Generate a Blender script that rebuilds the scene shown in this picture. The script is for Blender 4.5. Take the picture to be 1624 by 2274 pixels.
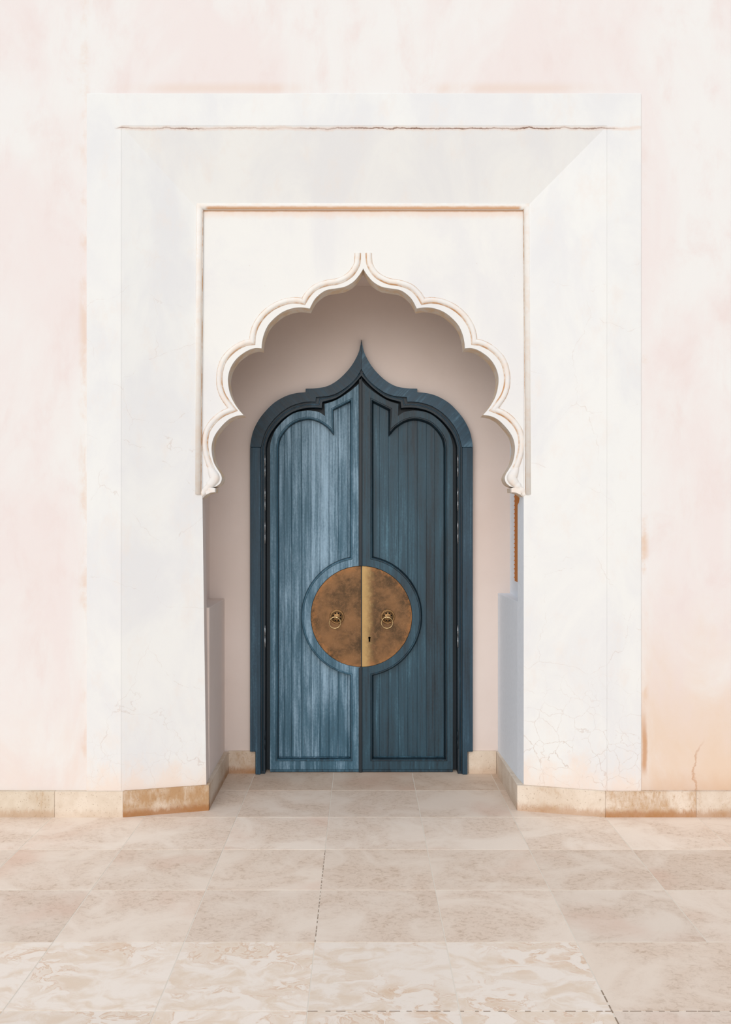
import bpy, bmesh, math, random
from mathutils import Vector
from mathutils.geometry import tessellate_polygon

random.seed(7)
for o in list(bpy.data.objects):
    bpy.data.objects.remove(o)
scene = bpy.context.scene
COL = scene.collection

# ------------------------------------------------------------------ camera, sky, sun, exposure
F, VX, VY, H = 2070.0, 803.0, 1155.0, 1.6
cam_d = bpy.data.cameras.new('camera')
cam = bpy.data.objects.new('camera', cam_d)
COL.objects.link(cam)
cam.location = (0, 0, H)
cam.rotation_euler = (math.pi / 2, 0, 0)
cam_d.sensor_width = 36.0
cam_d.lens = F * 36.0 / 2274.0
cam_d.shift_x = (812 - VX) / 2274.0
cam_d.shift_y = (VY - 1137) / 2274.0
scene.camera = cam

world = bpy.data.worlds.new('sky')
scene.world = world
world.use_nodes = True
# overcast sky: three times as bright overhead as at the horizon
wt = world.node_tree
bg = wt.nodes['Background']
tcw = wt.nodes.new('ShaderNodeTexCoord'); spw = wt.nodes.new('ShaderNodeSeparateXYZ')
wt.links.new(tcw.outputs['Generated'], spw.inputs[0])
grw = wt.nodes.new('ShaderNodeMapRange')
wt.links.new(spw.outputs[2], grw.inputs[0])
mxw = wt.nodes.new('ShaderNodeMix'); mxw.data_type = 'RGBA'
wt.links.new(grw.outputs[0], mxw.inputs[0])
mxw.inputs[6].default_value = (0.185, 0.21, 0.245, 1)
mxw.inputs[7].default_value = (0.56, 0.63, 0.735, 1)
wt.links.new(mxw.outputs[2], bg.inputs[0])
bg.inputs[1].default_value = 1.0

sun_d = bpy.data.lights.new('hazy_sun', 'SUN')
sun_d.energy = 2.0
sun_d.angle = math.radians(66)
sun_d.color = (1.0, 0.953, 0.90)
sun = bpy.data.objects.new('hazy_sun', sun_d)
COL.objects.link(sun)
sun.location = (-4, -4, 8)
sun.rotation_euler = Vector((0.20, 0.92, -0.31)).to_track_quat('-Z', 'Y').to_euler()

vs = scene.view_settings
vs.view_transform = 'Standard'
vs.look = 'None'
vs.gamma = 1.0
vs.use_curve_mapping = False
vs.exposure = 0.29

# ------------------------------------------------------------------ helpers: space
def wx(px, D): return (px - VX) * D / F
def wz(py, D): return H - (py - VY) * D / F
def P(px, py, D): return (wx(px, D), wz(py, D))
def dxp(pts, D, s=1, cx=803.0):
    """points (offset from the centre line, row) -> wall plane at distance D, s=-1 mirrors"""
    return [(wx(cx + s * a, D), wz(b, D)) for a, b in pts]

def lin(r, g, b):
    f = lambda c: (c / 255 / 12.92) if c / 255 <= 0.04045 else ((c / 255 + 0.055) / 1.055) ** 2.4
    return (f(r), f(g), f(b), 1.0)

def curve(pts, n=5):
    """Catmull-Rom through pts"""
    out = []
    m = len(pts)
    for i in range(m - 1):
        p0 = pts[max(i - 1, 0)]; p1 = pts[i]; p2 = pts[i + 1]; p3 = pts[min(i + 2, m - 1)]
        for k in range(n):
            t = k / n
            out.append(tuple(0.5 * ((2 * p1[j]) + (-p0[j] + p2[j]) * t +
                       (2 * p0[j] - 5 * p1[j] + 4 * p2[j] - p3[j]) * t * t +
                       (-p0[j] + 3 * p1[j] - 3 * p2[j] + p3[j]) * t ** 3) for j in (0, 1)))
    out.append(tuple(pts[-1]))
    return out

def chain(*segs):
    out = []
    for s in segs:
        for p in s:
            if not out or (abs(p[0] - out[-1][0]) + abs(p[1] - out[-1][1])) > 1e-6:
                out.append(tuple(p))
    return out

def area(p):
    return 0.5 * sum(p[i][0] * p[(i + 1) % len(p)][1] - p[(i + 1) % len(p)][0] * p[i][1] for i in range(len(p)))

# ------------------------------------------------------------------ helpers: meshes
class MB:
    def __init__(s): s.v, s.f, s.sm = [], [], []
    def add(s, vs_, fs, smooth=False):
        k = len(s.v)
        s.v += [tuple(a) for a in vs_]
        s.f += [tuple(i + k for i in f) for f in fs]
        s.sm += [smooth] * len(fs)
        return s
    def prism(s, outer, d0, d1, hole=None):
        """polygon in the wall plane (x,z), front at depth d0, back at d1"""
        outer = list(outer)
        if area(outer) < 0: outer.reverse()
        rings = [outer]
        if hole:
            hole = list(hole)
            if area(hole) > 0: hole.reverse()
            rings.append(hole)
        tris = tessellate_polygon([[Vector((a, b, 0)) for a, b in r] for r in rings])
        pts = [p for r in rings for p in r]
        n = len(pts)
        V = [(a, d0, b) for a, b in pts] + [(a, d1, b) for a, b in pts]
        Fs = []
        for t in tris:
            a, b, c = (pts[i] for i in t)
            cr = (b[0] - a[0]) * (c[1] - a[1]) - (b[1] - a[1]) * (c[0] - a[0])
            if abs(cr) < 1e-14: continue
            t = tuple(t) if cr > 0 else (t[0], t[2], t[1])
            Fs.append(t)
            Fs.append(tuple(i + n for i in reversed(t)))
        k = 0
        for r in rings:
            m = len(r)
            for i in range(m):
                j = (i + 1) % m
                Fs.append((k + i, k + i + n, k + j + n, k + j))
            k += m
        return s.add(V, Fs)
    def box(s, x0, x1, y0, y1, z0, z1, b=0.0):
        if b <= 0:
            return s.prism([(x0, z0), (x1, z0), (x1, z1), (x0, z1)], y0, y1)
        bm = bmesh.new()
        bmesh.ops.create_cube(bm, size=1)
        for v in bm.verts:
            v.co = Vector((x0 + (v.co.x + .5) * (x1 - x0), y0 + (v.co.y + .5) * (y1 - y0), z0 + (v.co.z + .5) * (z1 - z0)))
        bmesh.ops.bevel(bm, geom=bm.edges[:], offset=b, segments=1, affect='EDGES')
        bm.verts.index_update()
        s.add([v.co[:] for v in bm.verts], [tuple(v.index for v in f.verts) for f in bm.faces])
        bm.free()
        return s
    def hexa(s, f4, b4):
        """f4, b4: four (x,y,z) corners each, counter-clockwise seen from the camera"""
        V = list(f4) + list(b4)
        return s.add(V, [(0, 1, 2, 3), (7, 6, 5, 4), (0, 4, 5, 1), (1, 5, 6, 2), (2, 6, 7, 3), (3, 7, 4, 0)])
    def plan(s, poly, z0, z1):
        """polygon in plan (x,y) extruded upward"""
        poly = list(poly)
        if area(poly) < 0: poly.reverse()
        n = len(poly)
        V = [(a, b, z0) for a, b in poly] + [(a, b, z1) for a, b in poly]
        tris = tessellate_polygon([[Vector((a, b, 0)) for a, b in poly]])
        Fs = []
        for t in tris:
            a, b, c = (poly[i] for i in t)
            cr = (b[0] - a[0]) * (c[1] - a[1]) - (b[1] - a[1]) * (c[0] - a[0])
            t = tuple(t) if cr > 0 else (t[0], t[2], t[1])
            Fs.append(tuple(i + n for i in t)); Fs.append(tuple(reversed(t)))
        for i in range(n):
            j = (i + 1) % n
            Fs.append((i, j, j + n, i + n))
        return s.add(V, Fs)
    def sweep(s, path, prof, D, closed=False, smooth=True, miter=2.0):
        """profile (u sideways to the left of the path, h towards the viewer) along a path in the plane y=D"""
        n = len(path); m = len(prof)
        V = []
        for i in range(n):
            p = Vector(path[i])
            a = Vector(path[i - 1]) if (i > 0 or closed) else None
            b = Vector(path[(i + 1) % n]) if (i < n - 1 or closed) else None
            d1 = (p - a).normalized() if a is not None else (b - p).normalized()
            d2 = (b - p).normalized() if b is not None else d1
            n1 = Vector((-d1.y, d1.x)); n2 = Vector((-d2.y, d2.x))
            nn = n1 + n2
            if nn.length < 1e-6: nn = n1
            nn.normalize()
            k = 1.0 / max(nn.dot(n1), 1.0 / miter)
            for u, h in prof:
                q = p + nn * (u * k)
                V.append((q.x, D - h, q.y))
        Fs = []
        for i in range(n if closed else n - 1):
            j = (i + 1) % n
            for k in range(m):
                l = (k + 1) % m
                Fs.append((i * m + k, j * m + k, j * m + l, i * m + l))
        s.add(V, Fs, smooth)
        if not closed:
            s.add([], [])
            base = len(s.v) - len(V)
            s.f.append(tuple(base + k for k in range(m))); s.sm.append(False)
            s.f.append(tuple(base + (n - 1) * m + k for k in reversed(range(m)))); s.sm.append(False)
        return s
    def tube(s, pts, r, seg=8, closed=False):
        n = len(pts); V = []
        P3 = [Vector(p) for p in pts]
        for i in range(n):
            a = P3[(i - 1) % n] if (closed or i > 0) else P3[i]
            b = P3[(i + 1) % n] if (closed or i < n - 1) else P3[i]
            t = (b - a).normalized()
            ref = Vector((0, 1, 0)) if abs(t.y) < 0.9 else Vector((1, 0, 0))
            u = t.cross(ref).normalized(); w = t.cross(u).normalized()
            for k in range(seg):
                an = 2 * math.pi * k / seg
                V.append(P3[i] + u * (r * math.cos(an)) + w * (r * math.sin(an)))
        Fs = []
        for i in range(n if closed else n - 1):
            j = (i + 1) % n
            for k in range(seg):
                l = (k + 1) % seg
                Fs.append((i * seg + k, i * seg + l, j * seg + l, j * seg + k))
        if not closed:
            Fs.append(tuple(reversed(range(seg)))); Fs.append(tuple((n - 1) * seg + k for k in range(seg)))
        return s.add(V, Fs, True)
    def lathe(s, cx, cz, prof, seg=32):
        """profile (r, y) turned about the axis through (cx, cz) along depth"""
        V = []; m = len(prof)
        for k in range(seg):
            an = 2 * math.pi * k / seg
            for r, y in prof: V.append((cx + r * math.cos(an), y, cz + r * math.sin(an)))
        Fs = []
        for k in range(seg):
            l = (k + 1) % seg
            for i in range(m - 1): Fs.append((k * m + i, l * m + i, l * m + i + 1, k * m + i + 1))
        return s.add(V, Fs, True)
    def ball(s, c, rx, ry, rz, seg=20, rings=12):
        bm = bmesh.new()
        bmesh.ops.create_uvsphere(bm, u_segments=seg, v_segments=rings, radius=1)
        bm.verts.index_update()
        s.add([(c[0] + v.co.x * rx, c[1] + v.co.y * ry, c[2] + v.co.z * rz) for v in bm.verts],
              [tuple(v.index for v in f.verts) for f in bm.faces], True)
        bm.free()
        return s
    def build(s, name, mat, parent=None, color=None, label=None, kind=None, bevel=0.0, segs=2):
        me = bpy.data.meshes.new(name)
        off = ROOT_AT.get(parent.name, Vector((0, 0, 0))) if parent is not None else Vector((0, 0, 0))
        me.from_pydata([tuple(Vector(v) - off) for v in s.v], [], s.f)
        me.polygons.foreach_set('use_smooth', s.sm)
        bm = bmesh.new(); bm.from_mesh(me)
        bmesh.ops.recalc_face_normals(bm, faces=bm.faces[:])
        bm.to_mesh(me); bm.free()
        me.materials.append(mat)
        me.update()
        o = bpy.data.objects.new(name, me)
        COL.objects.link(o)
        if parent is not None:
            o.parent = parent
            ROOT_AT[o.name] = off
        if color: o.color = color
        if label: o['label'] = label
        if kind: o['kind'] = kind
        if bevel > 0:
            b = o.modifiers.new('bevel', 'BEVEL')
            b.width = bevel; b.segments = segs; b.limit_method = 'ANGLE'; b.angle_limit = math.radians(40)
        return o

ROOT_AT = {}
def thing(name, label, cat, loc=(0, 0, 0), group=None, kind=None):
    o = bpy.data.objects.new(name, None)
    COL.objects.link(o)
    o.empty_display_size = 0.1
    o.location = loc
    ROOT_AT[o.name] = Vector(loc)
    o['label'] = label; o['category'] = cat
    if group: o['group'] = group
    if kind: o['kind'] = kind
    return o
def tag(o, label, cat, kind=None):
    o['label'] = label; o['category'] = cat
    if kind: o['kind'] = kind
    return o

# ------------------------------------------------------------------ helpers: materials
class NT:
    def __init__(s, name, rough=0.85, metal=0.0, spec=0.3):
        s.m = bpy.data.materials.new(name); s.m.use_nodes = True
        s.t = s.m.node_tree; s.b = s.t.nodes['Principled BSDF']
        s.b.inputs['Roughness'].default_value = rough
        s.b.inputs['Metallic'].default_value = metal
        s.b.inputs['Specular IOR Level'].default_value = spec
        tc = s.t.nodes.new('ShaderNodeTexCoord'); s.obj = tc.outputs['Object']
        g = s.t.nodes.new('ShaderNodeNewGeometry'); s.pos = g.outputs['Position']
        oi = s.t.nodes.new('ShaderNodeObjectInfo')
        s.ocol, s.oalpha, s.rand = oi.outputs['Color'], oi.outputs['Alpha'], oi.outputs['Random']
        sp = s.t.nodes.new('ShaderNodeSeparateXYZ'); s.t.links.new(s.pos, sp.inputs[0])
        s.x, s.y, s.z = sp.outputs
    def _in(s, sock, v):
        if isinstance(v, bpy.types.NodeSocket): s.t.links.new(v, sock)
        elif v is not None: sock.default_value = v
    def math(s, op, a, b=None, c=None, clamp=False):
        n = s.t.nodes.new('ShaderNodeMath'); n.operation = op; n.use_clamp = clamp
        s._in(n.inputs[0], a); s._in(n.inputs[1], b)
        if c is not None: s._in(n.inputs[2], c)
        return n.outputs[0]
    def vec(s, v, scale=(1, 1, 1), rot=(0, 0, 0), loc=None):
        n = s.t.nodes.new('ShaderNodeMapping'); s._in(n.inputs[0], v)
        n.inputs['Scale'].default_value = scale; n.inputs['Rotation'].default_value = rot
        if loc is not None: s._in(n.inputs['Location'], loc)
        return n.outputs[0]
    def noise(s, v, scale=5, detail=4, rough=0.5, dist=0.0):
        n = s.t.nodes.new('ShaderNodeTexNoise'); s._in(n.inputs['Vector'], v)
        n.inputs['Scale'].default_value = scale; n.inputs['Detail'].default_value = detail
        n.inputs['Roughness'].default_value = rough; n.inputs['Distortion'].default_value = dist
        return n.outputs[0]
    def edges(s, v, scale):
        n = s.t.nodes.new('ShaderNodeTexVoronoi'); n.feature = 'DISTANCE_TO_EDGE'
        s._in(n.inputs['Vector'], v); n.inputs['Scale'].default_value = scale
        return n.outputs['Distance']
    def step(s, v, a, b):
        """smooth 0..1 as v goes a -> b (a may be larger than b)"""
        n = s.t.nodes.new('ShaderNodeMapRange'); n.interpolation_type = 'SMOOTHSTEP'
        s._in(n.inputs[0], v)
        if a < b: n.inputs[1].default_value, n.inputs[2].default_value = a, b
        else:
            n.inputs[1].default_value, n.inputs[2].default_value = b, a
            n.inputs[3].default_value, n.inputs[4].default_value = 1, 0
        return n.outputs[0]
    def mix(s, f, a, b, mode='MIX'):
        n = s.t.nodes.new('ShaderNodeMix'); n.data_type = 'RGBA'; n.blend_type = mode
        s._in(n.inputs[0], f); s._in(n.inputs[6], a); s._in(n.inputs[7], b)
        return n.outputs[2]
    def warp(s, v, scale, amt):
        n = s.t.nodes.new('ShaderNodeTexNoise'); s._in(n.inputs['Vector'], v)
        n.inputs['Scale'].default_value = scale; n.inputs['Detail'].default_value = 3
        q = s.t.nodes.new('ShaderNodeVectorMath'); q.operation = 'MULTIPLY_ADD'
        s.t.links.new(n.outputs[1], q.inputs[0]); q.inputs[1].default_value = (amt,) * 3; s._in(q.inputs[2], v)
        return q.outputs[0]
    def mul(s, *a):
        r = a[0]
        for b in a[1:]: r = s.math('MULTIPLY', r, b)
        return r
    def out(s, col, bump=None, strength=0.2, dist=0.01, rough=None):
        s._in(s.b.inputs['Base Color'], col)
        if rough is not None: s._in(s.b.inputs['Roughness'], rough)
        if bump is not None:
            n = s.t.nodes.new('ShaderNodeBump'); n.inputs['Strength'].default_value = strength
            n.inputs['Distance'].default_value = dist
            s._in(n.inputs['Height'], bump); s.t.links.new(n.outputs[0], s.b.inputs['Normal'])
        return s.m

def m_pink():
    k = NT('pink_limewash', 0.9, spec=0.15)
    v = k.vec(k.pos, (1, 1, 0.55))
    a = k.noise(v, 1.5, 6, 0.6, 0.6); b = k.noise(v, 5.0, 6, 0.65, 0.3); c = k.noise(k.pos, 45, 4, 0.6)
    col = k.mix(k.step(a, 0.36, 0.62), lin(231, 229, 226), lin(230, 221, 218))
    col = k.mix(k.mul(k.step(b, 0.45, 0.75), 0.7), col, lin(227, 213, 209))
    # ochre damp on the lower wall, mostly right of the surround
    low = k.math('ADD', k.z, k.math('MULTIPLY', k.math('SUBTRACT', b, 0.5), 1.1))
    st = k.mul(k.step(low, 1.35, 0.1), k.step(k.x, 0.0, 1.6))
    col = k.mix(k.mul(st, k.math('MULTIPLY_ADD', k.step(a, 0.36, 0.6), 0.6, 0.25)), col, lin(224, 199, 174))
    stl = k.mul(k.step(low, 0.75, 0.05), k.step(k.x, 0.0, -1.5))
    col = k.mix(k.mul(stl, 0.35, k.step(a, 0.3, 0.6)), col, lin(229, 206, 186))
    # stain lines hugging the surround
    e1 = k.mul(k.step(k.math('ABSOLUTE', k.math('SUBTRACT', k.x, 1.53)), 0.035, 0.0), k.step(b, 0.45, 0.62), k.step(k.z, 3.9, 1.6))
    e2 = k.mul(k.step(k.math('ABSOLUTE', k.math('SUBTRACT', k.z, 3.935)), 0.05, 0.0), k.step(a, 0.4, 0.6), k.step(k.math('ABSOLUTE', k.x), 1.5, 0.9))
    e3 = k.mul(k.step(k.math('ABSOLUTE', k.math('ADD', k.x, 1.50)), 0.04, 0.0), k.step(b, 0.42, 0.62))
    e4 = k.mul(k.step(k.math('ABSOLUTE', k.math('SUBTRACT', k.math('ADD', k.x, k.math('MULTIPLY', k.math('SUBTRACT', b, 0.5), 0.05)), 1.525)), 0.022, 0.004), k.step(k.z, 0.62, 0.4), k.step(k.z, 0.2, 0.28))
    e = k.math('ADD', k.math('MULTIPLY', e1, 0.7), k.math('ADD', k.math('MULTIPLY', e2, 0.3), k.math('MULTIPLY', e3, 0.45)), clamp=True)
    col = k.mix(e, col, lin(219, 188, 160))
    col = k.mix(k.mul(e4, 0.8), col, lin(196, 146, 104))
    # rusty band on the wall foot and one crack running up from it
    wob = k.noise(k.vec(k.pos, (1, 1, 1)), 9, 6, 0.7)
    foot = k.mul(k.step(k.math('ADD', k.z, k.math('MULTIPLY', wob, 0.12)), 0.33, 0.2), k.step(k.x, 1.3, 1.7))
    col = k.mix(k.mul(foot, 0.45), col, lin(210, 170, 134))
    cx = k.math('ADD', k.math('ADD', 1.80, k.math('MULTIPLY', k.math('SUBTRACT', wob, 0.5), 0.10)),
                k.math('MULTIPLY', k.step(k.z, 0.3, 0.46), 0.06))
    ck = k.mul(k.step(k.math('ABSOLUTE', k.math('SUBTRACT', k.x, cx)), 0.008, 0.001), k.step(k.z, 0.44, 0.3))
    col = k.mix(k.mul(ck, 0.55), col, lin(190, 142, 106))
    return k.out(col, k.math('ADD', k.math('MULTIPLY', c, 0.4), b), 0.12, 0.006)

def m_white(name, tint=(232, 232, 229), cracks=True, moulding=False):
    k = NT(name, 0.88, spec=0.15)
    v = k.vec(k.pos, (1, 1, 0.6))
    a = k.noise(v, 2.6, 6, 0.62, 0.5); b = k.noise(v, 9, 5, 0.65); c = k.noise(k.pos, 60, 4, 0.6)
    col = k.mix(k.step(a, 0.38, 0.66), lin(*tint), lin(tint[0] - 7, tint[1] - 7, tint[2] - 4))
    col = k.mix(k.mul(k.step(b, 0.5, 0.75), 0.5), col, lin(tint[0] - 2, tint[1] - 9, tint[2] - 12))
    h = b
    if cracks:
        w = k.warp(k.warp(k.pos, 4, 0.10), 26, 0.035)
        # fine craquelure, dense low on the right pier, sparse elsewhere
        d1 = k.edges(w, 9.5); d2 = k.edges(k.warp(k.warp(k.pos, 2.2, 0.3), 20, 0.05), 2.2)
        reg = k.mul(k.step(k.math('ADD', k.z, k.math('MULTIPLY', a, 0.8)), 1.35, 0.55), k.step(k.x, 0.4, 0.95))
        regl = k.mul(k.step(k.math('ADD', k.z, k.math('MULTIPLY', a, 0.6)), 0.85, 0.5), k.step(k.x, -0.7, -1.0), 0.45)
        c1 = k.mul(k.step(d1, 0.016, 0.003), k.math('ADD', reg, regl, clamp=True), k.step(b, 0.35, 0.5))
        c2 = k.mul(k.step(d2, 0.0038, 0.0008), k.step(b, 0.42, 0.60), k.step(k.z, 3.4, 2.4), 0.55)
        cr = k.math('ADD', c1, c2, clamp=True)
        col = k.mix(k.mul(cr, 0.42), col, lin(180, 152, 134))
        # the long crack across the head of the surround
        n1 = k.noise(k.pos, 11, 6, 0.7); n2 = k.noise(k.pos, 3, 2, 0.5)
        zc = k.math('ADD', 3.717, k.math('MULTIPLY', k.math('SUBTRACT', n1, 0.5), 0.035))
        dz = k.math('ABSOLUTE', k.math('SUBTRACT', k.z, zc))
        xr = k.step(k.math('ABSOLUTE', k.math('SUBTRACT', k.x, 0.10)), 1.44, 1.39)
        col = k.mix(k.mul(k.step(dz, 0.016, 0.002), xr, 0.35), col, lin(226, 190, 165))
        line = k.mul(k.step(dz, 0.0042, 0.0012), xr)
        col = k.mix(k.mul(line, k.step(n2, 0.3, 0.6), 0.9), col, lin(120, 84, 64))
        h = k.math('SUBTRACT', b, k.math('ADD', k.math('MULTIPLY', cr, 0.4), line))
        # ochre wash at the foot
        ft = k.step(k.math('ADD', k.z, k.math('MULTIPLY', k.math('SUBTRACT', b, 0.5), 0.5)), 0.34, 0.12)
        col = k.mix(k.mul(ft, 0.65), col, lin(235, 214, 197))
    if moulding:
        g = k.noise(k.pos, 14, 5, 0.65)
        col = k.mix(k.mul(k.step(g, 0.42, 0.66), 0.45), col, lin(236, 214, 194))
    return k.out(col, k.math('ADD', h, k.math('MULTIPLY', c, 0.3)), 0.14, 0.005)

def m_bead():
    k = NT('bead_plaster', 0.88, spec=0.15)
    g = k.noise(k.pos, 16, 5, 0.65); c = k.noise(k.vec(k.pos, (1, 1, 0.2)), 60, 4, 0.6)
    col = k.mix(k.mul(k.step(g, 0.42, 0.66), 0.45), lin(234, 231, 226), lin(231, 215, 200))
    zt = wz(465, 5.15)
    rust = k.mul(k.step(k.math('ADD', k.z, k.math('MULTIPLY', k.math('SUBTRACT', g, 0.5), 0.016)), zt + 0.019, zt + 0.004),
                 k.step(k.z, zt - 0.03, zt - 0.012), k.step(k.math('ABSOLUTE', k.math('SUBTRACT', k.x, wx(807, 5.15))), wx(1160, 5.15) - wx(807, 5.15), wx(1150, 5.15) - wx(807, 5.15)))
    col = k.mix(k.mul(rust, 0.85), col, lin(208, 158, 112))  # rust plus the shadow under the head bead, painted as one tint
    return k.out(col, k.math('ADD', g, k.math('MULTIPLY', c, 0.4)), 0.2, 0.004)

def m_rust():
    k = NT('rusty_plaster_joint', 0.9, spec=0.1)
    g = k.noise(k.pos, 7, 5, 0.65); h = k.noise(k.pos, 60, 4, 0.7)
    col = k.mix(k.step(k.math('ADD', g, k.math('MULTIPLY', h, 0.3)), 0.50, 0.80), lin(232, 224, 214), lin(196, 152, 112))
    return k.out(col, h, 0.2, 0.003)

def m_spandrel():
    k = NT('spandrel_plaster', 0.88, spec=0.15)
    v = k.vec(k.pos, (1, 1, 0.6))
    a = k.noise(v, 2.6, 6, 0.62, 0.5); g = k.noise(k.pos, 16, 5, 0.65); c = k.noise(k.pos, 70, 4, 0.6)
    col = k.mix(k.step(a, 0.38, 0.66), lin(232, 231, 227), lin(226, 225, 224))
    zt = wz(466, 5.15)
    band = k.step(k.math('ADD', k.z, k.math('MULTIPLY', k.math('SUBTRACT', g, 0.5), 0.05)), zt - 0.055, zt - 0.01)
    col = k.mix(k.mul(band, 0.55), col, lin(232, 208, 190))
    thin = k.step(k.math('ADD', k.z, k.math('MULTIPLY', k.math('SUBTRACT', g, 0.5), 0.012)), zt - 0.012, zt - 0.004)
    col = k.mix(k.mul(thin, 0.75), col, lin(200, 150, 108))  # band and line under the bead: rust and bead shadow painted together
    # patchy darker beige on the scalloped soffit, behind the face
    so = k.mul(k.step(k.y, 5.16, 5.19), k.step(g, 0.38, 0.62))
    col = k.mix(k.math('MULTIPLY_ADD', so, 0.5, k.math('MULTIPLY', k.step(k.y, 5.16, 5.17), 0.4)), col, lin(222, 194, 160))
    col = k.mix(k.mul(k.step(c, 0.68, 0.74), 0.4), col, lin(200, 185, 172))
    return k.out(col, k.math('ADD', a, k.math('MULTIPLY', c, 0.5)), 0.16, 0.005)

def m_niche():
    k = NT('niche_plaster', 0.9, spec=0.15)
    a = k.noise(k.pos, 2, 5, 0.6); c = k.noise(k.pos, 90, 3, 0.6)
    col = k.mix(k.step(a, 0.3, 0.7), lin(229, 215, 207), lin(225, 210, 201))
    return k.out(col, c, 0.10, 0.003)

def m_tile(name, mottled):
    k = NT(name, 0.62, spec=0.35)
    off = k.t.nodes.new('ShaderNodeCombineXYZ')
    for i, f in enumerate((37.0, 19.0, 53.0)): k.t.links.new(k.math('MULTIPLY', k.rand, f), off.inputs[i])
    v = k.vec(k.pos, (1, 1, 1), loc=off.outputs[0])
    a = k.noise(v, 3.0, 6, 0.6, 0.8); b = k.noise(k.vec(v, (1, 1.3, 1), (0, 0, 0.6)), 38, 6, 0.72, 0.8); c = k.noise(v, 110, 4, 0.6)
    if mottled:
        w = k.warp(v, 7, 0.10)
        p = k.noise(k.vec(w, (0.9, 1.3, 1)), 9.0, 6, 0.6, 0.9)
        q = k.noise(k.vec(w, (1, 1.4, 1)), 4.0, 3, 0.5)
        col = k.mix(k.mul(k.step(p, 0.40, 0.66), k.step(a, 0.30, 0.52)), lin(239, 229, 219), lin(227, 209, 190))
        vein = k.mul(k.step(k.math('ABSOLUTE', k.math('SUBTRACT', p, 0.50)), 0.035, 0.0), k.step(q, 0.46, 0.62))
        col = k.mix(k.mul(vein, 0.55), col, lin(206, 164, 124))
        col = k.mix(k.mul(k.step(k.noise(v, 2.6, 3, 0.5), 0.58, 0.74), k.step(p, 0.42, 0.6), 0.6), col, lin(212, 170, 128))
    else:
        col = k.mix(k.step(a, 0.34, 0.66), lin(235, 223, 211), lin(224, 207, 192))
        col = k.mix(k.mul(k.step(b, 0.46, 0.70), k.step(a, 0.38, 0.62), 0.6), col, lin(178, 152, 128))
        col = k.mix(k.mul(k.step(k.noise(v, 1.7, 4, 0.5), 0.56, 0.75), 0.5), col, lin(222, 190, 172))
    col = k.mix(1.0, col, k.ocol, 'MULTIPLY')
    col = k.mix(k.mul(k.step(c, 0.62, 0.75), 0.18), col, lin(150, 130, 112))
    return k.out(col, k.math('ADD', b, k.math('MULTIPLY', c, 0.5)), 0.08, 0.003, k.math('MULTIPLY_ADD', b, 0.25, 0.5))

def m_plinth():
    k = NT('plinth_stone', 0.75, spec=0.25)
    off = k.t.nodes.new('ShaderNodeCombineXYZ')
    for i, f in enumerate((11.0, 7.0, 5.0)): k.t.links.new(k.math('MULTIPLY', k.rand, f), off.inputs[i])
    v = k.vec(k.pos, (1, 1, 1.0), loc=off.outputs[0])
    a = k.noise(v, 5, 5, 0.6, 0.4); b = k.noise(k.vec(v, (2, 2, 0.7)), 26, 5, 0.7); c = k.noise(v, 95, 4, 0.65)
    col = k.mix(k.step(a, 0.35, 0.65), lin(228, 216, 202), lin(214, 198, 180))
    amt = k.math('ADD', k.math('MULTIPLY', k.oalpha, 0.8), k.math('MULTIPLY', k.math('SUBTRACT', k.math('ADD', k.math('MULTIPLY', a, 0.7), k.math('MULTIPLY', b, 0.5)), 0.80), 1.8))
    col = k.mix(k.mul(k.step(amt, 0.0, 0.45), 0.9), col, lin(188, 152, 112))
    rise = k.step(k.math('ADD', k.z, k.math('MULTIPLY', k.math('SUBTRACT', b, 0.5), 0.08)), 0.055, 0.015)
    col = k.mix(k.mul(rise, k.math('MULTIPLY', k.oalpha, 1.3, clamp=True)), col, lin(172, 122, 76))
    col = k.mix(k.mul(k.step(c, 0.60, 0.68), 0.55), col, lin(150, 122, 94))
    col = k.mix(1.0, col, k.ocol, 'MULTIPLY')
    return k.out(col, k.math('ADD', a, k.math('MULTIPLY', c, 0.6)), 0.2, 0.004)

def m_plain(name, c, rough=0.9):
    k = NT(name, rough, spec=0.2)
    n = k.noise(k.pos, 40, 4, 0.6)
    return k.out(k.mix(n, lin(*c), lin(*(max(0, q - 14) for q in c))), n, 0.1, 0.002)

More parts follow.
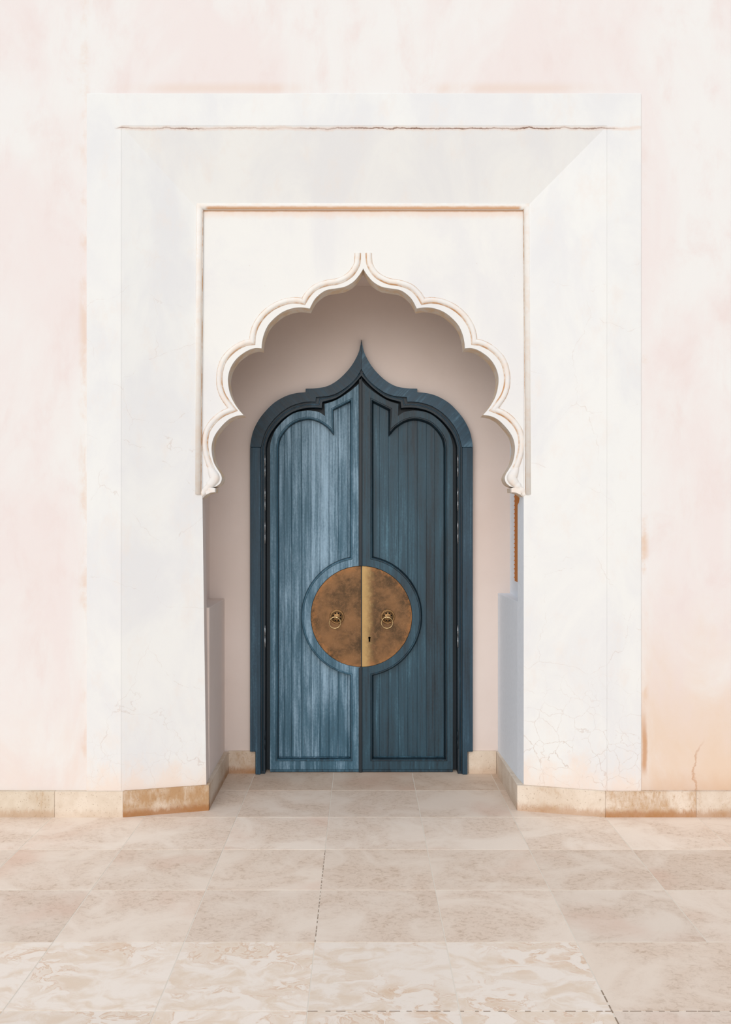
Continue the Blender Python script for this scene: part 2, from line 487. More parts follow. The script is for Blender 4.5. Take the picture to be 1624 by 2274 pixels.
def m_wood(name, rot=0.0, pale_bias=0.5, dark=(12, 27, 36), mid=(52, 92, 112), pale=(146, 176, 197)):
    k = NT(name, 0.46, spec=0.45)
    off = k.t.nodes.new('ShaderNodeCombineXYZ')
    for i, f in enumerate((3.0, 0.0, 11.0)): k.t.links.new(k.math('MULTIPLY', k.rand, f), off.inputs[i])
    vp = k.vec(k.pos, (1, 1, 1), (0, rot, 0))
    v0 = k.vec(vp, (1, 1, 1), loc=off.outputs[0])
    g1 = k.noise(k.vec(v0, (70, 30, 1.4)), 1.0, 6, 0.68, 0.6)       # long grain
    g2 = k.noise(k.vec(v0, (240, 100, 9)), 1.0, 3, 0.6)             # pores
    p = k.noise(k.vec(vp, (9, 9, 1.2)), 1.0, 6, 0.62, 0.4)      # worn patches run across the boards
    p2 = k.noise(k.vec(vp, (2.4, 2.4, 1.6)), 1.0, 3, 0.5)
    f = k.noise(k.vec(vp, (90, 90, 60), (0, 0.7, 0)), 1.0, 3, 0.65)  # brush marks
    t = k.math('ADD', k.math('MULTIPLY', g1, 0.75), k.math('MULTIPLY', p, 0.85))
    t = k.math('ADD', t, k.math('MULTIPLY', p2, 0.3))
    t = k.math('ADD', t, k.math('MULTIPLY', k.math('ADD', g2, f), 0.22))
    t = k.math('ADD', t, pale_bias - 1.67)
    t = k.math('ADD', t, k.math('MULTIPLY', k.math('SUBTRACT', k.oalpha, 0.5), 0.5))
    col = k.mix(k.step(t, -0.42, 0.08), lin(*dark), lin(*mid))
    col = k.mix(k.step(t, 0.0, 0.42), col, lin(*pale))
    col = k.mix(k.mul(k.step(g2, 0.60, 0.74), 0.4), col, lin(*dark))
    return k.out(col, k.math('ADD', g1, k.math('MULTIPLY', g2, 0.5)), 0.22, 0.002,
                 k.math('MULTIPLY_ADD', g1, 0.3, 0.32))

def m_brass(name, strip=False):
    k = NT(name, 0.5, 0.65, spec=0.5)
    a = k.noise(k.pos, 6, 5, 0.6, 0.3); b = k.noise(k.pos, 30, 7, 0.75, 0.4); c = k.noise(k.pos, 260, 2, 0.5)
    col = k.mix(k.step(a, 0.34, 0.68), lin(84, 63, 42), lin(132, 96, 63))
    col = k.mix(k.mul(k.step(b, 0.42, 0.7), 0.55), col, lin(142, 106, 74))
    col = k.mix(k.mul(k.step(b, 0.62, 0.3), k.step(a, 0.58, 0.36), 0.7), col, lin(70, 54, 36))
    r = k.math('SQRT', k.math('ADD', k.math('POWER', k.math('SUBTRACT', k.x, wx(804.5, 5.92)), 2.0),
                              k.math('POWER', k.math('SUBTRACT', k.z, wz(1369, 5.92)), 2.0)))
    rim = k.step(k.math('ADD', r, k.math('MULTIPLY', b, 0.05)), 0.305, 0.35)
    col = k.mix(k.mul(rim, 0.5, k.step(b, 0.35, 0.6)), col, lin(172, 116, 66))
    if strip:   # edge rubbed bright by use
        s = k.step(k.math('ADD', k.x, k.math('MULTIPLY', k.math('SUBTRACT', b, 0.5), 0.10)), 0.085, 0.015)
        col = k.mix(k.mul(s, 0.8), col, lin(190, 158, 106))
    col = k.mix(k.mul(k.step(c, 0.66, 0.74), 0.5), col, lin(214, 178, 132))
    return k.out(col, k.math('ADD', a, k.math('MULTIPLY', b, 0.4)), 0.15, 0.004, k.math('MULTIPLY_ADD', b, 0.3, 0.38))

def m_metal(name, c, rough):
    k = NT(name, rough, 0.9, spec=0.5)
    b = k.noise(k.pos, 120, 3, 0.6)
    return k.out(k.mix(k.step(b, 0.4, 0.7), lin(*c), lin(*(int(q * .75) for q in c))), b, 0.08, 0.001)

M = dict(pink=m_pink(), white=m_white('white_limewash'), bead=m_bead(), spandrel=m_spandrel(), rust=m_rust(),
         scallop=m_white('scallop_plaster', (234, 231, 225), False, True), niche=m_niche(), sky_tint=m_plain('sky_tinted_plaster', (240, 247, 255)),  # right niche plaster has blue skylight and extra brightness mixed into its colour
         tile=m_tile('beige_limestone', False), mottled=m_tile('mottled_limestone', True), plinth=m_plinth(),
         grout=m_plain('pale_grout', (236, 226, 212)),
         woodL=m_wood('pale_blue_wood', pale_bias=0.60), woodR=m_wood('teal_blue_wood', pale_bias=0.46, mid=(32, 67, 83), pale=(88, 132, 152)),  # left leaf wood mixed paler than the right
         casing=m_wood('casing_blue_wood', pale_bias=0.24, mid=(30, 62, 80), pale=(84, 122, 144)),
         archL_shade=m_wood('casing_blue_wood_left_arch_shaded', 0.75, 0.12, mid=(30, 62, 80), pale=(84, 122, 144)),  # left arch wood darkened, its shaded side put into the colour
         archR_lit=m_wood('casing_blue_wood_right_arch_lit', -0.75, 0.30, mid=(36, 70, 90), pale=(98, 136, 158)),  # right arch wood lightened, its lit side put into the colour
         deep=m_wood('dark_wood_and_shade', pale_bias=0.10, mid=(36, 50, 60), pale=(60, 80, 92)),  # dark wood, also used for the painted shade round the panels
         brassL=m_brass('brown_brass'), brassR=m_brass('rubbed_brass', True),
         pull=m_metal('old_brass', (138, 106, 70), 0.38), ring=m_metal('rubbed_ring_brass', (236, 208, 156), 0.35), hinge=m_metal('steel', (205, 208, 210), 0.3),
         grime=m_plain('joint_grime', (160, 141, 123)), black=m_plain('dark_void', (14, 12, 10)), umber=m_plain('orange_brown_wood', (206, 132, 66), 0.7))

# ------------------------------------------------------------------ the setting
DW, DF, DS = 5.043, 5.033, 5.15      # pink wall, surround face, inner edge of the splay
DPF, DPB = 5.158, 5.285              # arch slab front and back
DN = 5.90                            # niche back wall
ZC = wz(635, DN)                     # niche ceiling

FX0, FX1, FZ = wx(192, DF), wx(1425, DF), wz(207, DF)
mb = MB().prism([(-6, 0), (FX0 + .01, 0), (FX0 + .01, FZ - .01), (FX1 - .01, FZ - .01), (FX1 - .01, 0), (6, 0), (6, 6), (-6, 6)], DW, 5.45)
tag(mb.build('wall_back', M['pink']), 'pale pink limewashed wall around the white portal surround', 'wall', 'structure')

# floor: base of grout with single stone slabs on it
fl = MB().box(-40, 40, -60, 6.4, -0.12, -0.0012)
floor = tag(fl.build('floor', M['grout']), 'beige limestone floor of large square slabs before the door', 'floor', 'structure')
PT, X0, D0 = 0.4965, -0.176, 5.520
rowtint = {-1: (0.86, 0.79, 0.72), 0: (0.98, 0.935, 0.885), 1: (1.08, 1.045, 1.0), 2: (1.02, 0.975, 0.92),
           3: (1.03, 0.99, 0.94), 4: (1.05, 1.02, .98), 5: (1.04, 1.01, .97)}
for r in range(-1, 15):
    d1 = min(D0 - r * PT, 5.905) if r >= 0 else 5.905
    if r == -1: d0, d1 = D0, 5.98
    else: d0, d1 = D0 - (r + 1) * PT, D0 - r * PT
    skip = None
    for c in range(-7, 8):
        xa, xb = X0 + c * PT, X0 + (c + 1) * PT
        if r in (-1, 0) and not (-3 < c < 3): continue
        if r == 4 and c == 3: continue                        # one long slab at the right of this course
        if r == 4 and c == 2: xb += PT
        g = 0.0018
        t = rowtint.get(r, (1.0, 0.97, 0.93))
        j = random.uniform(0.965, 1.03)
        if r in (2, 3) and c >= 2: j *= 0.96
        mat = M['mottled'] if (r in (4, 5) and c <= 1) or random.random() < 0.1 and r > 5 else M['tile']
        if r == 4 and c >= 2: t = (1.0, 0.95, 0.89)
        MB().box(xa + g, xb - g, d0 + g, d1 - g, -0.03, random.uniform(-0.0004, 0.0), 0.0008).build(
            'floor_tile', mat, floor, (t[0] * j, t[1] * j, t[2] * j, 1))

for x0, x1, y0, y1, n_ in ((X0 - .0011, X0 + .0011, D0 - 4 * PT, D0 - 2 * PT, 26), (X0, X0 + 3 * PT, D0 - 5 * PT - .0013, D0 - 5 * PT + .0013, 34), (X0 + 2 * PT - .0026, X0 + 2 * PT + .0022, D0 - 5.3 * PT, D0 - 4.72 * PT, 7)):
    jm = MB()
    for i in range(n_):
        a = (i + random.uniform(0, .5)) / n_; b = (i + random.uniform(.5, 1)) / n_
        if x1 - x0 < y1 - y0: jm.box(x0, x1, y0 + a * (y1 - y0), y0 + b * (y1 - y0), -.004, .0004)
        else: jm.box(x0 + a * (x1 - x0), x0 + b * (x1 - x0), y0, y1, -.004, .0004)
    jm.build('open_joint', M['grime'], floor)

# --- portal surround: flat band, splay, arch slab, beads
sur = thing('trim_1', 'white plaster portal surround with splayed band and scalloped arch', 'portal surround', (0, DF, 0), kind='structure')
BX0, BX1, BZ = wx(270, DF), wx(1348, DF), wz(280, DF)
MB().prism([(FX0, 0), (BX0, 0), (BX0, BZ), (BX1, BZ), (BX1, 0), (FX1, 0), (FX1, FZ), (FX0, FZ)], DF, 5.12).build('flat_band', M['white'], sur, bevel=0.004)
JL0, JL1 = wx(459, DS), wx(449.5, DS)        # left jamb leans a little
JR = wx(1163.5, DS)
IT = wz(466, DS)
def at(p, y): return (p[0], y, p[1])
zj = wz(1100, DS)
jl_top = JL0 + (JL1 - JL0) * IT / zj
back = 5.157
MB().hexa([(BX0, DF, 0), (JL0, DS, 0), (jl_top, DS, IT), (BX0, DF, BZ)],
          [(BX0, back, 0), (JL0, back, 0), (jl_top, back, IT), (BX0, back, BZ)]).build('splay_panel', M['white'], sur)
MB().hexa([(JR, DS, 0), (BX1, DF, 0), (BX1, DF, BZ), (JR, DS, IT)],
          [(JR, back, 0), (BX1, back, 0), (BX1, back, BZ), (JR, back, IT)]).build('splay_panel', M['white'], sur)
MB().hexa([(jl_top, DS, IT), (JR, DS, IT), (BX1, DF, BZ), (BX0, DF, BZ)],
          [(jl_top, back, IT), (JR, back, IT), (BX1, back, BZ), (BX0, back, BZ)]).build('splay_panel', M['white'], sur)

# arch outline, left half, rows and columns measured on the front arris
CA = 807.0
lobes = [[(807.2, 596), (799, 609.5), (785, 625.5), (766, 636.5), (745, 640.5), (725.5, 644), (710.5, 653), (698, 666), (688, 685)],
         [(688, 685), (671, 682.5), (651.5, 684), (629, 692), (610, 706), (595, 723), (586, 743), (582, 761), (581, 773.5)],
         [(581, 773.5), (566, 773), (548, 779.5), (527, 795), (513, 815), (506.5, 837), (507.5, 859), (512.5, 879), (521, 896), (531, 910.5), (540.7, 921.5)],
         [(540.7, 921.5), (523.5, 924), (506, 933), (489, 950), (476.5, 968), (470.5, 987), (470.5, 1007), (475, 1027), (482.5, 1041), (490, 1053), (492.5, 1063), (489, 1073), (480, 1080), (471, 1082)]]
left = chain(*[curve(l, 5) for l in lobes])
foot = [(471, 1082), (479, 1084), (479, 1093.5), (470, 1094), (461, 1096.5), (455, 1101), (450, 1106)]
def apx(pts, D, s):     # s=1 left as measured, s=-1 mirrored to the right
    return [P(CA + s * (a - CA), b, D) for a, b in pts]
L = apx(left + foot[1:], DPF, 1); R = apx(left + foot[1:], DPF, -1)
xl, xr, zt = wx(395, DPF), wx(1222, DPF), wz(400, DPF)
outline = [(xl, L[-1][1])] + [(xl, zt), (xr, zt), (xr, R[-1][1])] + list(reversed(R)) + L[1:]
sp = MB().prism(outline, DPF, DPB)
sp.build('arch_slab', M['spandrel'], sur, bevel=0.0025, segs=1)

def halfround(r, n=8, k=1.0):
    return [(r * math.cos(math.pi * i / n), k * r * math.sin(math.pi * i / n)) for i in range(n + 1)]
bead = [[(794.5, 562), (794, 575), (791, 590), (777, 610), (752.5, 623.5), (725, 628.5), (701, 637.5), (684, 653), (674, 669)],
        [(674, 669), (656, 666.5), (632, 670), (605, 682), (582.6, 701), (568, 723), (561.6, 743), (560, 759)],
        [(560, 759), (543, 762), (518.5, 775.5), (497, 799), (488, 827), (487.5, 855), (494.5, 878), (506, 896), (516, 909)],
        [(516, 909), (494, 918.5), (474, 935), (459.5, 957), (455, 982), (457.5, 1007), (464, 1029), (472, 1047), (476, 1060), (470, 1069)]]
for s in (1, -1):
    path = apx(chain(*[curve(l, 6) for l in bead]), DPF, s)
    MB().sweep(path, [(u, h - 0.003) for u, h in halfround(0.0150, 10, 1.0)], DPF).build('scallop_moulding', M['scallop'], sur)
    MB().sweep(path, [(s * u, h) for u, h in ((.0195, -.001), (.0185, .0012), (.0150, .0042), (.0125, .0062), (.0120, -.001))], DPF).build('dirty_joint', M['rust'], sur)
    MB().sweep(path, [(-s * u, h) for u, h in ((.0170, -.001), (.0162, .0008), (.0148, .0018), (.0135, .0028), (.0130, -.001))], DPF).build('dirty_joint', M['rust'], sur)
# rectangular bead: two uprights and the head
DBD = 5.148
bl, br_, bt = wx(443.5, DBD), wx(1170, DBD), wz(458, DBD)
bd = 4 * DBD / F
zb = wz(1098, DBD)
MB().sweep([(bl - bd, zb), (bl, bt), (br_, bt), (br_ + bd, zb)], [(u, h - 0.004) for u, h in halfround(0.0180, 12, 1.0)], DBD).build('bead_moulding', M['bead'], sur)
for p_, side in (([(bl - bd, zb), (bl, bt)], 1), ([(br_, bt), (br_ + bd, zb)], -1)):
    for sg, w_ in ((side, .0032), (-side, .0022)):
        MB().sweep(p_, [(-sg * (u + .0170), h + .0005) for u, h in ((w_, -.004), (w_ * .8, -.0005), (0, .003), (-.001, -.004))], 5.1475).build('dirty_joint', M['rust'], sur)
# crumbling feet of the arch: fat rounded stops under the moulding
for s in (1, -1):
    f = MB()
    q = lambda a, b, D=DPF: P(CA + s * (a - CA), b, D)
    pts = [(465, 1034, 4.6), (468, 1042, 7.5), (473, 1052, 10.5), (477, 1061, 11.5), (473, 1069, 10.5), (466, 1077, 8.6), (459, 1085, 7.6), (452, 1093, 7.2), (447, 1100, 6), (444, 1105, 3)]
    cxz = curve([q(a, b) for a, b, r in pts], 4); rad = [r[0] * DPF / F for r in curve([(r, 0) for a, b, r in pts], 4)]
    V = []; sg = 14; n = len(cxz)
    for i in range(n):
        ta = Vector(cxz[max(i - 1, 0)]); tb = Vector(cxz[min(i + 1, n - 1)]); d = (tb - ta).normalized(); nn = Vector((-d.y, d.x))
        wob = 1 + 0.10 * math.sin(i * 1.3 + s) * (1 if i > n * .5 else 0)
        for k in range(sg):
            an = 2 * math.pi * k / sg
            p = Vector(cxz[i]) + nn * (rad[i] * wob * math.cos(an))
            V.append((p.x, DPF + .002 - 0.85 * rad[i] * wob * math.sin(an), p.y))
    f.add(V, [(i * sg + k, i * sg + (k + 1) % sg, (i + 1) * sg + (k + 1) % sg, (i + 1) * sg + k) for i in range(n - 1) for k in range(sg)], True)
    f.add([V[k] for k in range(sg)], [tuple(range(sg))]); f.add([V[(n - 1) * sg + k] for k in range(sg)], [tuple(range(sg))])
    f.build('arch_foot', M['scallop'], sur)
    o = MB().prism([q(a, b) for a, b in ((455, 1081), (478.5, 1084), (478.5, 1093), (468, 1094.5), (458, 1099))], DPF - 0.012, DPF + 0.02)
    o.build('foot_block', M['scallop'], sur, bevel=0.003)

# jamb posts under the arch slab, with the little undercut near their heads
def jamb(x_front0, x_front1, x_back, s, name):
    ztop = wz(1090, DPB)
    prof = [(DS + .002, 0), (DPB, 0), (DPB, 1.685), (DPB - .03, 1.70), (DPB - .045, 1.725), (DPB - .03, 1.75), (DPB, 1.76), (DPB, ztop), (DS + .002, ztop)]
    m = MB(); n = len(prof)
    def xi(d, z):
        t = (d - DS) / (DPB - DS)
        xf = x_front0 + (x_front1 - x_front0) * z / zj
        return xf + (x_back - x_front0) * t
    V = [(xi(d, z), d, z) for d, z in prof] + [(x_front0 + s * 0.16, d, z) for d, z in prof]
    tr = tessellate_polygon([[Vector((a, b, 0)) for a, b in prof]])
    m.add(V, [tuple(t) for t in tr] + [tuple(i + n for i in t) for t in tr] + [(i, (i + 1) % n, (i + 1) % n + n, i + n) for i in range(n)])
    m.build('jamb', M['niche'] if s < 0 else M['sky_tint'], sur)
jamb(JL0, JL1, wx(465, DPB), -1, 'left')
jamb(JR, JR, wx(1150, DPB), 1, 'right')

# --- niche behind the arch
SL, SR = 1.104, 1.138                         # ledge heights left and right
XLb, XRb = wx(499, DN), wx(1106, DN)
RL, RR = wx(465.3, DN), wx(1133, DN)          # outer walls of the side recesses
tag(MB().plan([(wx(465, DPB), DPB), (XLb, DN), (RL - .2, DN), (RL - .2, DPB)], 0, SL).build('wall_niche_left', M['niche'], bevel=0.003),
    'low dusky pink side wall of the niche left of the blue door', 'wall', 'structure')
tag(MB().plan([(wx(1150, DPB), DPB), (XRb, DN), (RR + .2, DN), (RR + .2, DPB)], 0, SR).build('wall_niche_right', M['sky_tint'], bevel=0.003),
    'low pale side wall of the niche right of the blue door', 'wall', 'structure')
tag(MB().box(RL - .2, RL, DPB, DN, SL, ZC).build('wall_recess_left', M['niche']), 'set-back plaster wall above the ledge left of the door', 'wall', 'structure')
wd0, wd1, wz0, wz1 = 5.33, 5.735, 1.226, 1.80
rw = MB()
for y0, y1, z0, z1 in ((DPB, wd0, SR, ZC), (wd1, DN, SR, ZC), (wd0, wd1, SR, wz0), (wd0, wd1, wz1, ZC)):
    rw.box(RR, RR + .2, y0, y1, z0, z1)
tag(rw.build('wall_recess_right', M['sky_tint']), 'set-back plaster wall with a window slot above the right ledge', 'wall', 'structure')
win = thing('window_1', 'narrow orange-brown wooden window in the recess right of the door', 'window', (RR + .002, 5.55, wz0), kind='structure')
MB().box(RR + .002, RR + .05, wd0, wd1, wz0, wz1).build('shutter_board', M['umber'], win)
for i in range(22):
    z = wz0 + 0.02 + i * 0.026
    MB().box(RR - .003, RR + .002, wd1 - .02, wd1 - .006, z, z + .006).build('lattice_peg', M['umber'], win)
tag(MB().box(-1.3, 1.3, DPB - .01, DN + .1, ZC, ZC + .2).build('ceiling', M['niche']), 'flat plaster ceiling of the niche behind the arch', 'ceiling', 'structure')

# --- door outlines, right half: (offset from centre, row)
o_out = curve([(0, 752), (2.5, 768), (8, 787), (22, 812), (41, 834), (61, 850), (81, 859), (103, 862.3), (124, 863)], 4)
o_out2 = curve([(124, 871), (145, 873), (169, 880), (194, 894.5), (214, 914), (228.5, 933), (239.6, 955), (245, 975), (247.5, 992)], 4)
o_in = curve([(0, 819), (12, 839), (29, 856), (51, 871), (71, 878.5), (101, 882)], 4)
o_in2 = curve([(102, 892), (116, 891.8), (135, 894.5), (159.5, 903), (184, 920), (204, 942.5), (216, 965), (223.6, 992)], 4)
b_in = curve([(0, 834), (15, 851), (29, 864), (56, 883), (87, 892)], 4)
b_in2 = curve([(88.5, 906), (105, 904.5), (130, 907), (155, 915.5), (179, 933), (199, 957), (209, 977), (213, 994)], 4)
l_out = curve([(0, 842), (8, 854), (30, 872), (58, 889), (82, 897)], 4)
l_out2 = curve([(81, 924), (88, 919), (97, 914.5), (120, 911.5), (150, 917.5), (174, 935), (192, 957), (201, 980), (203, 994)], 4)
p_in = [(23, 888), (64.5, 909)]
p_in2 = curve([(63, 961), (70, 952), (80, 943.5), (96, 934), (115, 929), (135, 931.5), (155, 940), (172, 956), (183, 974.5), (187, 994)], 4)
DC, DB, DL, DPL, DBK = 5.858, 5.878, 5.908, 5.944, 5.968
z1668 = 0.142

# niche back wall with the door opening cut out of it
ho = chain(dxp(chain(o_in, o_in2), DB), [(wx(803 + 226, DB), 0)])
hole_r = [(x + 0.006, z) for x, z in ho]
hole_l = [(-x, z) for x, z in hole_r]
wallp = chain([(RL - .2, 0)], [(hole_l[-1][0], 0)], list(reversed(hole_l)), hole_r, [(RR + .2, 0), (RR + .2, ZC + .2), (RL - .2, ZC + .2)])
tag(MB().prism(wallp, DN, 6.02).build('wall_niche_back', M['niche']), 'pinkish plaster back wall of the niche around the blue door', 'wall', 'structure')

# --- door frame
fr = thing('door_frame', 'dark blue carved wooden frame with ogee point around the double door', 'door frame', (0, DC, 0))
for s in (-1, 1):
    zc = wz(993, DC)
    outer = dxp(chain(o_out, o_out2), DC, s); inner = dxp(chain(o_in, o_in2), DC, s)
    g = s * 0.0012
    ap = [(x + g if i == 0 else x, z) for i, (x, z) in enumerate(outer)]
    MB().prism(chain([(outer[0][0] + g, outer[0][1])], outer[1:-1], [(outer[-1][0], zc + .001)], [(inner[-1][0], zc + .001)], list(reversed(inner[1:-1])), [(inner[0][0] + g, inner[0][1])]),
               DC, DN).build('frame_arch', M['archL_shade'] if s < 0 else M['archR_lit'], fr, bevel=0.0025, segs=1)
    xo, xo2, xi_ = wx(803 + s * 247.5, DC), wx(803 + s * 235.5, DC), wx(803 + s * 224.5, DC)
    MB().prism([(xo, zc - .001), (xi_, zc - .001), (xi_, 0.001), (xo2, 0.001), (xo2, z1668 + .002), (xo, z1668 + .002)], DC, DN).build('frame_post', M['casing'], fr, bevel=0.0025, segs=1)
    a = dxp(chain(o_in, o_in2), DB, s); b = dxp(chain(b_in, b_in2), DB, s)
    za = 0.001
    MB().prism(chain(a, [(wx(803 + s * 224.5, DB), za)], [(wx(803 + s * 214, DB), za)], list(reversed(b))), DB, DBK).build(
        'inner_moulding', M['casing'], fr, bevel=0.004, color=(1, 1, 1, 0.42))
    # rounded fillet on the inner edge of the head and posts
    path = dxp(chain(curve([(3, 829), (15, 844), (30, 859), (54, 877), (92, 886.5)], 4), [(95, 899)], curve([(111, 898), (133, 901), (157, 909.5), (181.5, 926.5), (201, 950), (212, 971), (218.5, 994)], 4), [(219.3, 1712)]), DB, s)
    MB().sweep(path, halfround(0.0042, 6), DB + .0005).build('fillet', M['casing'], fr)
    for y0, y1 in ((1010, 1058), (1085, 1133), (1158, 1206), (1390, 1437), (1623, 1662)):
        xh = wx(803 + s * 214.3, DB); r = 0.0036
        hz0, hz1 = wz(y1, DB), wz(y0, DB); zm = (hz0 + hz1) / 2
        hm = MB().tube([(xh, DB - .001, hz0), (xh, DB - .001, zm - .001)], r, 10).tube([(xh, DB - .001, zm + .001), (xh, DB - .001, hz1)], r, 10)
        hm.tube([(xh, DB - .001, hz0 - .006), (xh, DB - .001, hz1 + .006)], r * .55, 8)
        hm.build('hinge', M['hinge'] if y0 < 1600 else M['deep'], fr, label=None)

# --- the two leaves
def leaf(s):
    side = 'left' if s < 0 else 'right'
    lab = ('left door leaf of pale blue planks with half brass disc' if s < 0 else
           'right door leaf of dark teal blue planks with brass half disc and keyhole')
    t = thing('door_leaf', lab, 'door', (wx(803 + s * 208, DL), DL, 0))
    wood = M['woodL'] if s < 0 else M['woodR']
    cx, cy, R0, R1 = 1.0 * s + 0.5 * s, 1369.0, 112.5, 131.5
    e = 1.2 if s > 0 else 2.2
    zb = 0.026
    # backing boards
    wide = dxp([(a + (4 if i else 0), b - 4) for i, (a, b) in enumerate(chain(b_in, b_in2))], DBK, s)
    MB().prism(chain([(s * .0003, wide[0][1])], wide[1:], [(wide[-1][0], .004), (s * .0003, .004)]), DBK, DBK + .03).build('backing', M['deep'], t)
    # frame with its openings
    def arc(cxx, r, a0, a1, n):
        return [(cxx + r * math.cos(math.radians(a0 + (a1 - a0) * i / n)), cy - r * math.sin(math.radians(a0 + (a1 - a0) * i / n))) for i in range(n + 1)]
    A0 = math.degrees(math.acos(1.0 / R0)) - 0.2
    disc = arc(0.5, R0, A0, -A0, 40)
    b0 = math.degrees(math.acos(22.5 / R1))
    ring = arc(0.5, R1, -b0, b0, 40)
    outer = chain([(e, 846 if e < 2 else 847)], l_out[2:], l_out2, [(203, 1708.5), (e, 1708.5)], [(e, disc[-1][1])], list(reversed(disc))[1:-1], [(e, disc[0][1])])
    holep = chain(p_in, p_in2, [(187.5, 1687), (23, 1687)], ring)
    MB().prism(dxp(outer, DL, s), DL, DPL - .002, dxp(holep, DL, s)).build('leaf_frame', wood, t, (1, 1, 1, 0.5 if s < 0 else 0.42), bevel=0.002, segs=1)
    # raised bead round the panel opening
    hp = dxp(holep, DL, s)
    if area(hp) < 0: hp.reverse()
    hp = [hp[i] for i in range(len(hp)) if (Vector(hp[i]) - Vector(hp[i - 1])).length > 1e-5]
    MB().sweep(hp, [(.001, .003), (-.002, .005), (-.006, .005), (-.009, 0.001), (-.009, -.0002), (.0035, -.036), (.0045, -.008), (.003, -.003)], DL, closed=True, smooth=False).build(
        'panel_moulding', wood, t, (1, 1, 1, 0.22 if s < 0 else 0.12))  # darkened tone, painting the frame's shadow onto the moulding
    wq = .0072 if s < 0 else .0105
    MB().sweep(hp, [(.0040, -.012), (wq, -.0305), (wq, -.0358), (.0040, -.0358)], DL, closed=True, smooth=False).build('shade_strip', M['deep'], t, (1, 1, 1, .2))  # dark strip standing in for the frame's shadow along the planks
    bp = dxp([(27, 1683), (184, 1683)], DPL - .004, s)
    if s < 0: bp.reverse()
    MB().sweep(bp, halfround(.0085, 6, 1.0), DPL - .004).build('bottom_bead', wood, t, (1, 1, 1, .45 if s < 0 else .95))  # right bead coloured pale to paint in the light it catches
    # planks
    cut = [23] + ([30, 52, 72, 92, 112, 133, 155, 172, 187] if s < 0 else [40, 60, 82, 103, 124, 144, 163, 187])
    top = chain(p_in, p_in2)
    def ytop(d):
        best = 1000
        mid = chain([(18, 882), (72, 905)]) if d < 72 else None
        if d <= 68: return 880 + (d - 20) * 0.5
        for (a, b), (c, f_) in zip(p_in2[:-1], p_in2[1:]):
            if a <= d <= c and c > a: best = b + (f_ - b) * (d - a) / (c - a)
        if d > 187: best = 994
        return best - 9
    for i in range(len(cut) - 1):
        a, b = (cut[i] + .3, cut[i + 1] - .3) if s < 0 else (cut[i] + .16, cut[i + 1] - .16)
        if i == 0: a -= 8
        if i == len(cut) - 2: b += 8
        xs = [a + (b - a) * q / 4 for q in range(5)]
        tops = [(x, ytop(x)) for x in xs]
        dd = DPL + random.uniform(0, .0022)
        poly = dxp(chain([(a, 1697)], tops, [(b, 1697)]), dd, s)
        al = ([.56, .50, .66, .70, .64, .54, .56, .46, .42] if s < 0 else [.5, .46, .54, .5, .46, .52, .26, .34])[i]
        MB().prism(poly, dd, DBK - .001).build('plank', wood, t, (1, 1, 1, al), bevel=0.0013 if s < 0 else 0.0006, segs=1)
    # brass half disc
    DD = DL + .007
    half = [(1.0, cy - 111.5)] + arc(0.5, 111.8, A0 - .4, -(A0 - .4), 48) + [(1.0, cy + 111.5)]
    kh = None
    if s > 0:
        kx, ky = 17.8, 1416.5
        kh = [(kx + 2.6 * math.cos(u), ky - 2.6 * math.sin(u)) for u in [math.radians(-50 + 280 * q / 12) for q in range(13)]] + [(kx - 1.9, 1425.5), (kx + 1.7, 1425.5)]
        kh = dxp(kh, DD, s)
    plate = MB().prism(dxp(half, DD, s), DD, DPL - .004, kh).build('brass_plate', M['brassR'] if s > 0 else M['brassL'], t, bevel=0.0012, segs=1,
             label='brown patinated brass half disc' if s < 0 else 'brass half disc with bright rubbed edge and keyhole')
    if s > 0:
        kx0, kz0 = P(803 + 17.8, 1419, DD)
        MB().box(kx0 - .02, kx0 + .02, DPL - .0035, DPL - .0022, kz0 - .025, kz0 + .022).build('keyhole', M['black'], t)
    else:
        MB().box(wx(799.5, DD), wx(801.9, DD), DD - .004, DD - .0005, wz(1479, DD), wz(1322, DD)).build('seam_strip', M['brassL'], t)
    # ring pull
    rx, rz = P(748.6 if s < 0 else 861.4, 1369.4, DD)
    px_ = DD / F
    ro = MB().lathe(rx, rz, [(16.3 * px_, DD), (16.3 * px_, DD - .003), (15.2 * px_, DD - .0055), (14 * px_, DD - .0045), (13 * px_, DD - .004), (12 * px_, DD - .007), (9.5 * px_, DD - .013), (6 * px_, DD - .0165), (3.4 * px_, DD - .018), (0.0005, DD - .0185)], 40)
    rose = ro.build('ring_pull', M['pull'], t)
    for q in range(8):
        an = math.radians(22.5 + 45 * q)
        hx, hz = rx + 8.6 * px_ * math.cos(an), rz + 8.6 * px_ * math.sin(an)
        pts = []
        MB().ball((hx, DD - .0142, hz), 1.75 * px_, .0022, 1.75 * px_ * 1.15, 12, 8).build('pierced_hole', M['black'], rose)
        MB().tube([(hx + 2.1 * px_ * math.cos(w), DD - .0148, hz + 2.3 * px_ * math.sin(w)) for w in [2 * math.pi * z / 14 for z in range(14)]], .0011, 6, True).build('hole_rim', M['pull'], rose)
    MB().ball((rx, DD - .024, rz - .002), 2.7 * px_, .009, 2.7 * px_, 16, 10).build('stud', M['ring'], rose)
    gx, gz = P(744.2 if s < 0 else 859.6, 1382, DD)
    rr = 12.6 * px_
    MB().tube([(gx + rr * math.cos(w), DD - .023 + .006 * math.sin(-w), gz + rr * math.sin(w)) for w in [2 * math.pi * z / 40 for z in range(40)]], .0029, 8, True).build('ring', M['ring'], rose)
    # bottom weather bar, meeting strip
    MB().box(*sorted((wx(803 + s * 1.5, DL), wx(803 + s * 203, DL))), DL + .004, DPL, .003, .019, .002).build('weather_bar', wood, t, (1, 1, 1, 0.25))
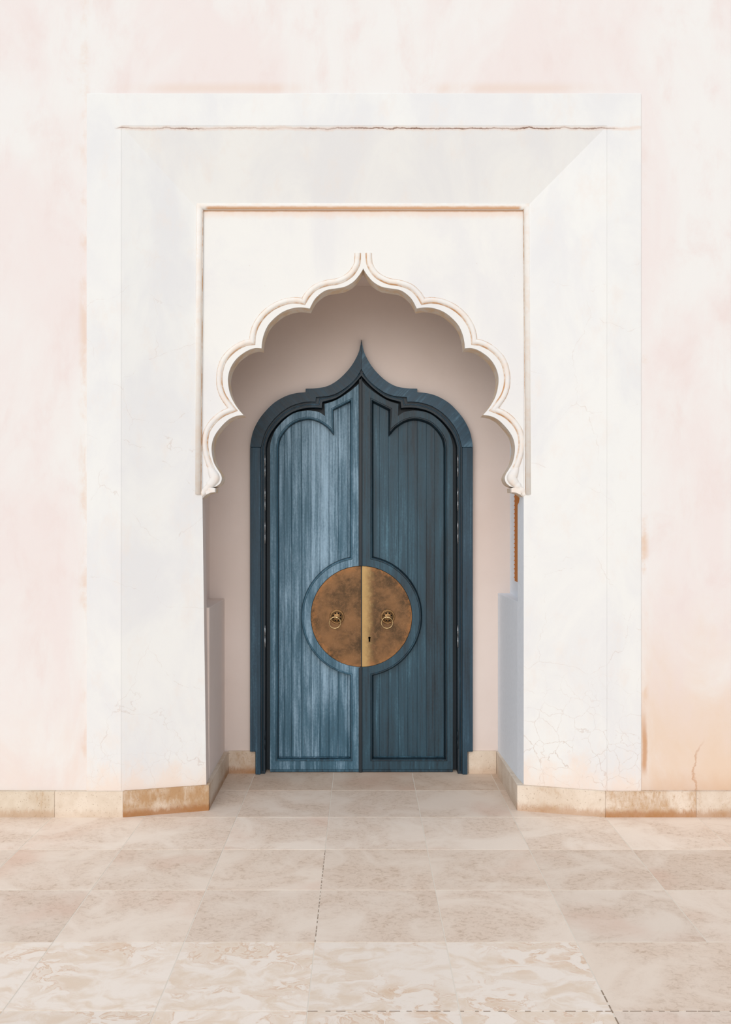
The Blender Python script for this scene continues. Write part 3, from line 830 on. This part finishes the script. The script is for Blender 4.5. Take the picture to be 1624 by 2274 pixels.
    if s < 0:
        for y0, y1 in ((841, 1257), (1481, 1716)):
            z1_, z0_ = wz(y0, DL), max(wz(y1, DL), .004)
            x0, x1 = wx(797.0, DL), wx(804.6, DL)
            MB().prism([(x0, z0_), (x1, z0_), (x1, z1_), (x0, z1_ - .004)], DL - .010, DL - .0005).build('astragal', M['deep'], t, (1, 1, 1, .5), bevel=0.003)
    return t
leaf(-1)
leaf(1)

# --- stone plinths along the foot of the walls
PB, PBI, HB = 5.018, 5.135, 0.139
bL = thing('baseboard_left', 'pale stone plinth with brown stains left of the door', 'plinth', (-1.6, PB, 0), kind='structure')
bR = thing('baseboard_right', 'stone plinth with orange damp stains right of the door', 'plinth', (1.6, PB, 0), kind='structure')
def plinth(poly, parent, tint, stain, h=HB):
    return MB().plan(poly, -0.004, h).build('plinth_stone', M['plinth'], parent, (tint[0], tint[1], tint[2], stain), bevel=0.0016, segs=1)
xc = wx(273, PB); xj = wx(121, PB); g = 0.0005
q0 = wx(464, PBI); q1 = wx(507, 5.885)
e0 = JL0 - .02
for a, b, tn, st in ((-4.2, -3.3, (.97, .97, .95), .3), (-3.3, -2.45, (.97, .97, .94), .3), (-2.45, xj, (.96, .96, .92), .32)):
    plinth([(a + g, PB), (b - g, PB), (b - g, DW + .02), (a + g, DW + .02)], bL, tn, st)
plinth([(xj + g, PB), (xc - g * .3, PB), (xc - g * .3, DF + .02), (xj + g, DF + .02)], bL, (1, .99, .96), .12)
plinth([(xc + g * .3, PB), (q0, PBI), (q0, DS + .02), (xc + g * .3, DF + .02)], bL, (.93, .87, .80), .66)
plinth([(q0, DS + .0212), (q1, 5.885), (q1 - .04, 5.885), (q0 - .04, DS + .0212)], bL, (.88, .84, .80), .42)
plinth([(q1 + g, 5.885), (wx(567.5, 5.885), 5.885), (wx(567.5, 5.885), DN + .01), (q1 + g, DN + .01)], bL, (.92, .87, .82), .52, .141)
xc = wx(1345, PB); xj = wx(1547, PB)
q0 = wx(1149, PBI); q1 = wx(1103, 5.885)
for a, b, tn, st in ((3.2, 4.1, (.97, .95, .92), .5), (2.4, 3.2, (.97, .95, .92), .5), (xj, 2.4, (.98, .96, .94), .45)):
    plinth([(a + g, PB), (b - g, PB), (b - g, DW + .02), (a + g, DW + .02)], bR, tn, st)
plinth([(xc + g, PB), (xj - g, PB), (xj - g, DF + .02), (xc + g, DF + .02)], bR, (1, .97, .94), .62)
plinth([(q0, PBI), (xc - g, PB), (xc - g, DF + .02), (q0, DS + .02)], bR, (1, .98, .95), .40)
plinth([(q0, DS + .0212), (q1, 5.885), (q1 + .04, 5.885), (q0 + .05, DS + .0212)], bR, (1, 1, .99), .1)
plinth([(q1 - g, 5.885), (wx(1040.5, 5.885), 5.885), (wx(1040.5, 5.885), DN + .01), (q1 - g, DN + .01)], bR, (.99, .97, .94), .18, .141)
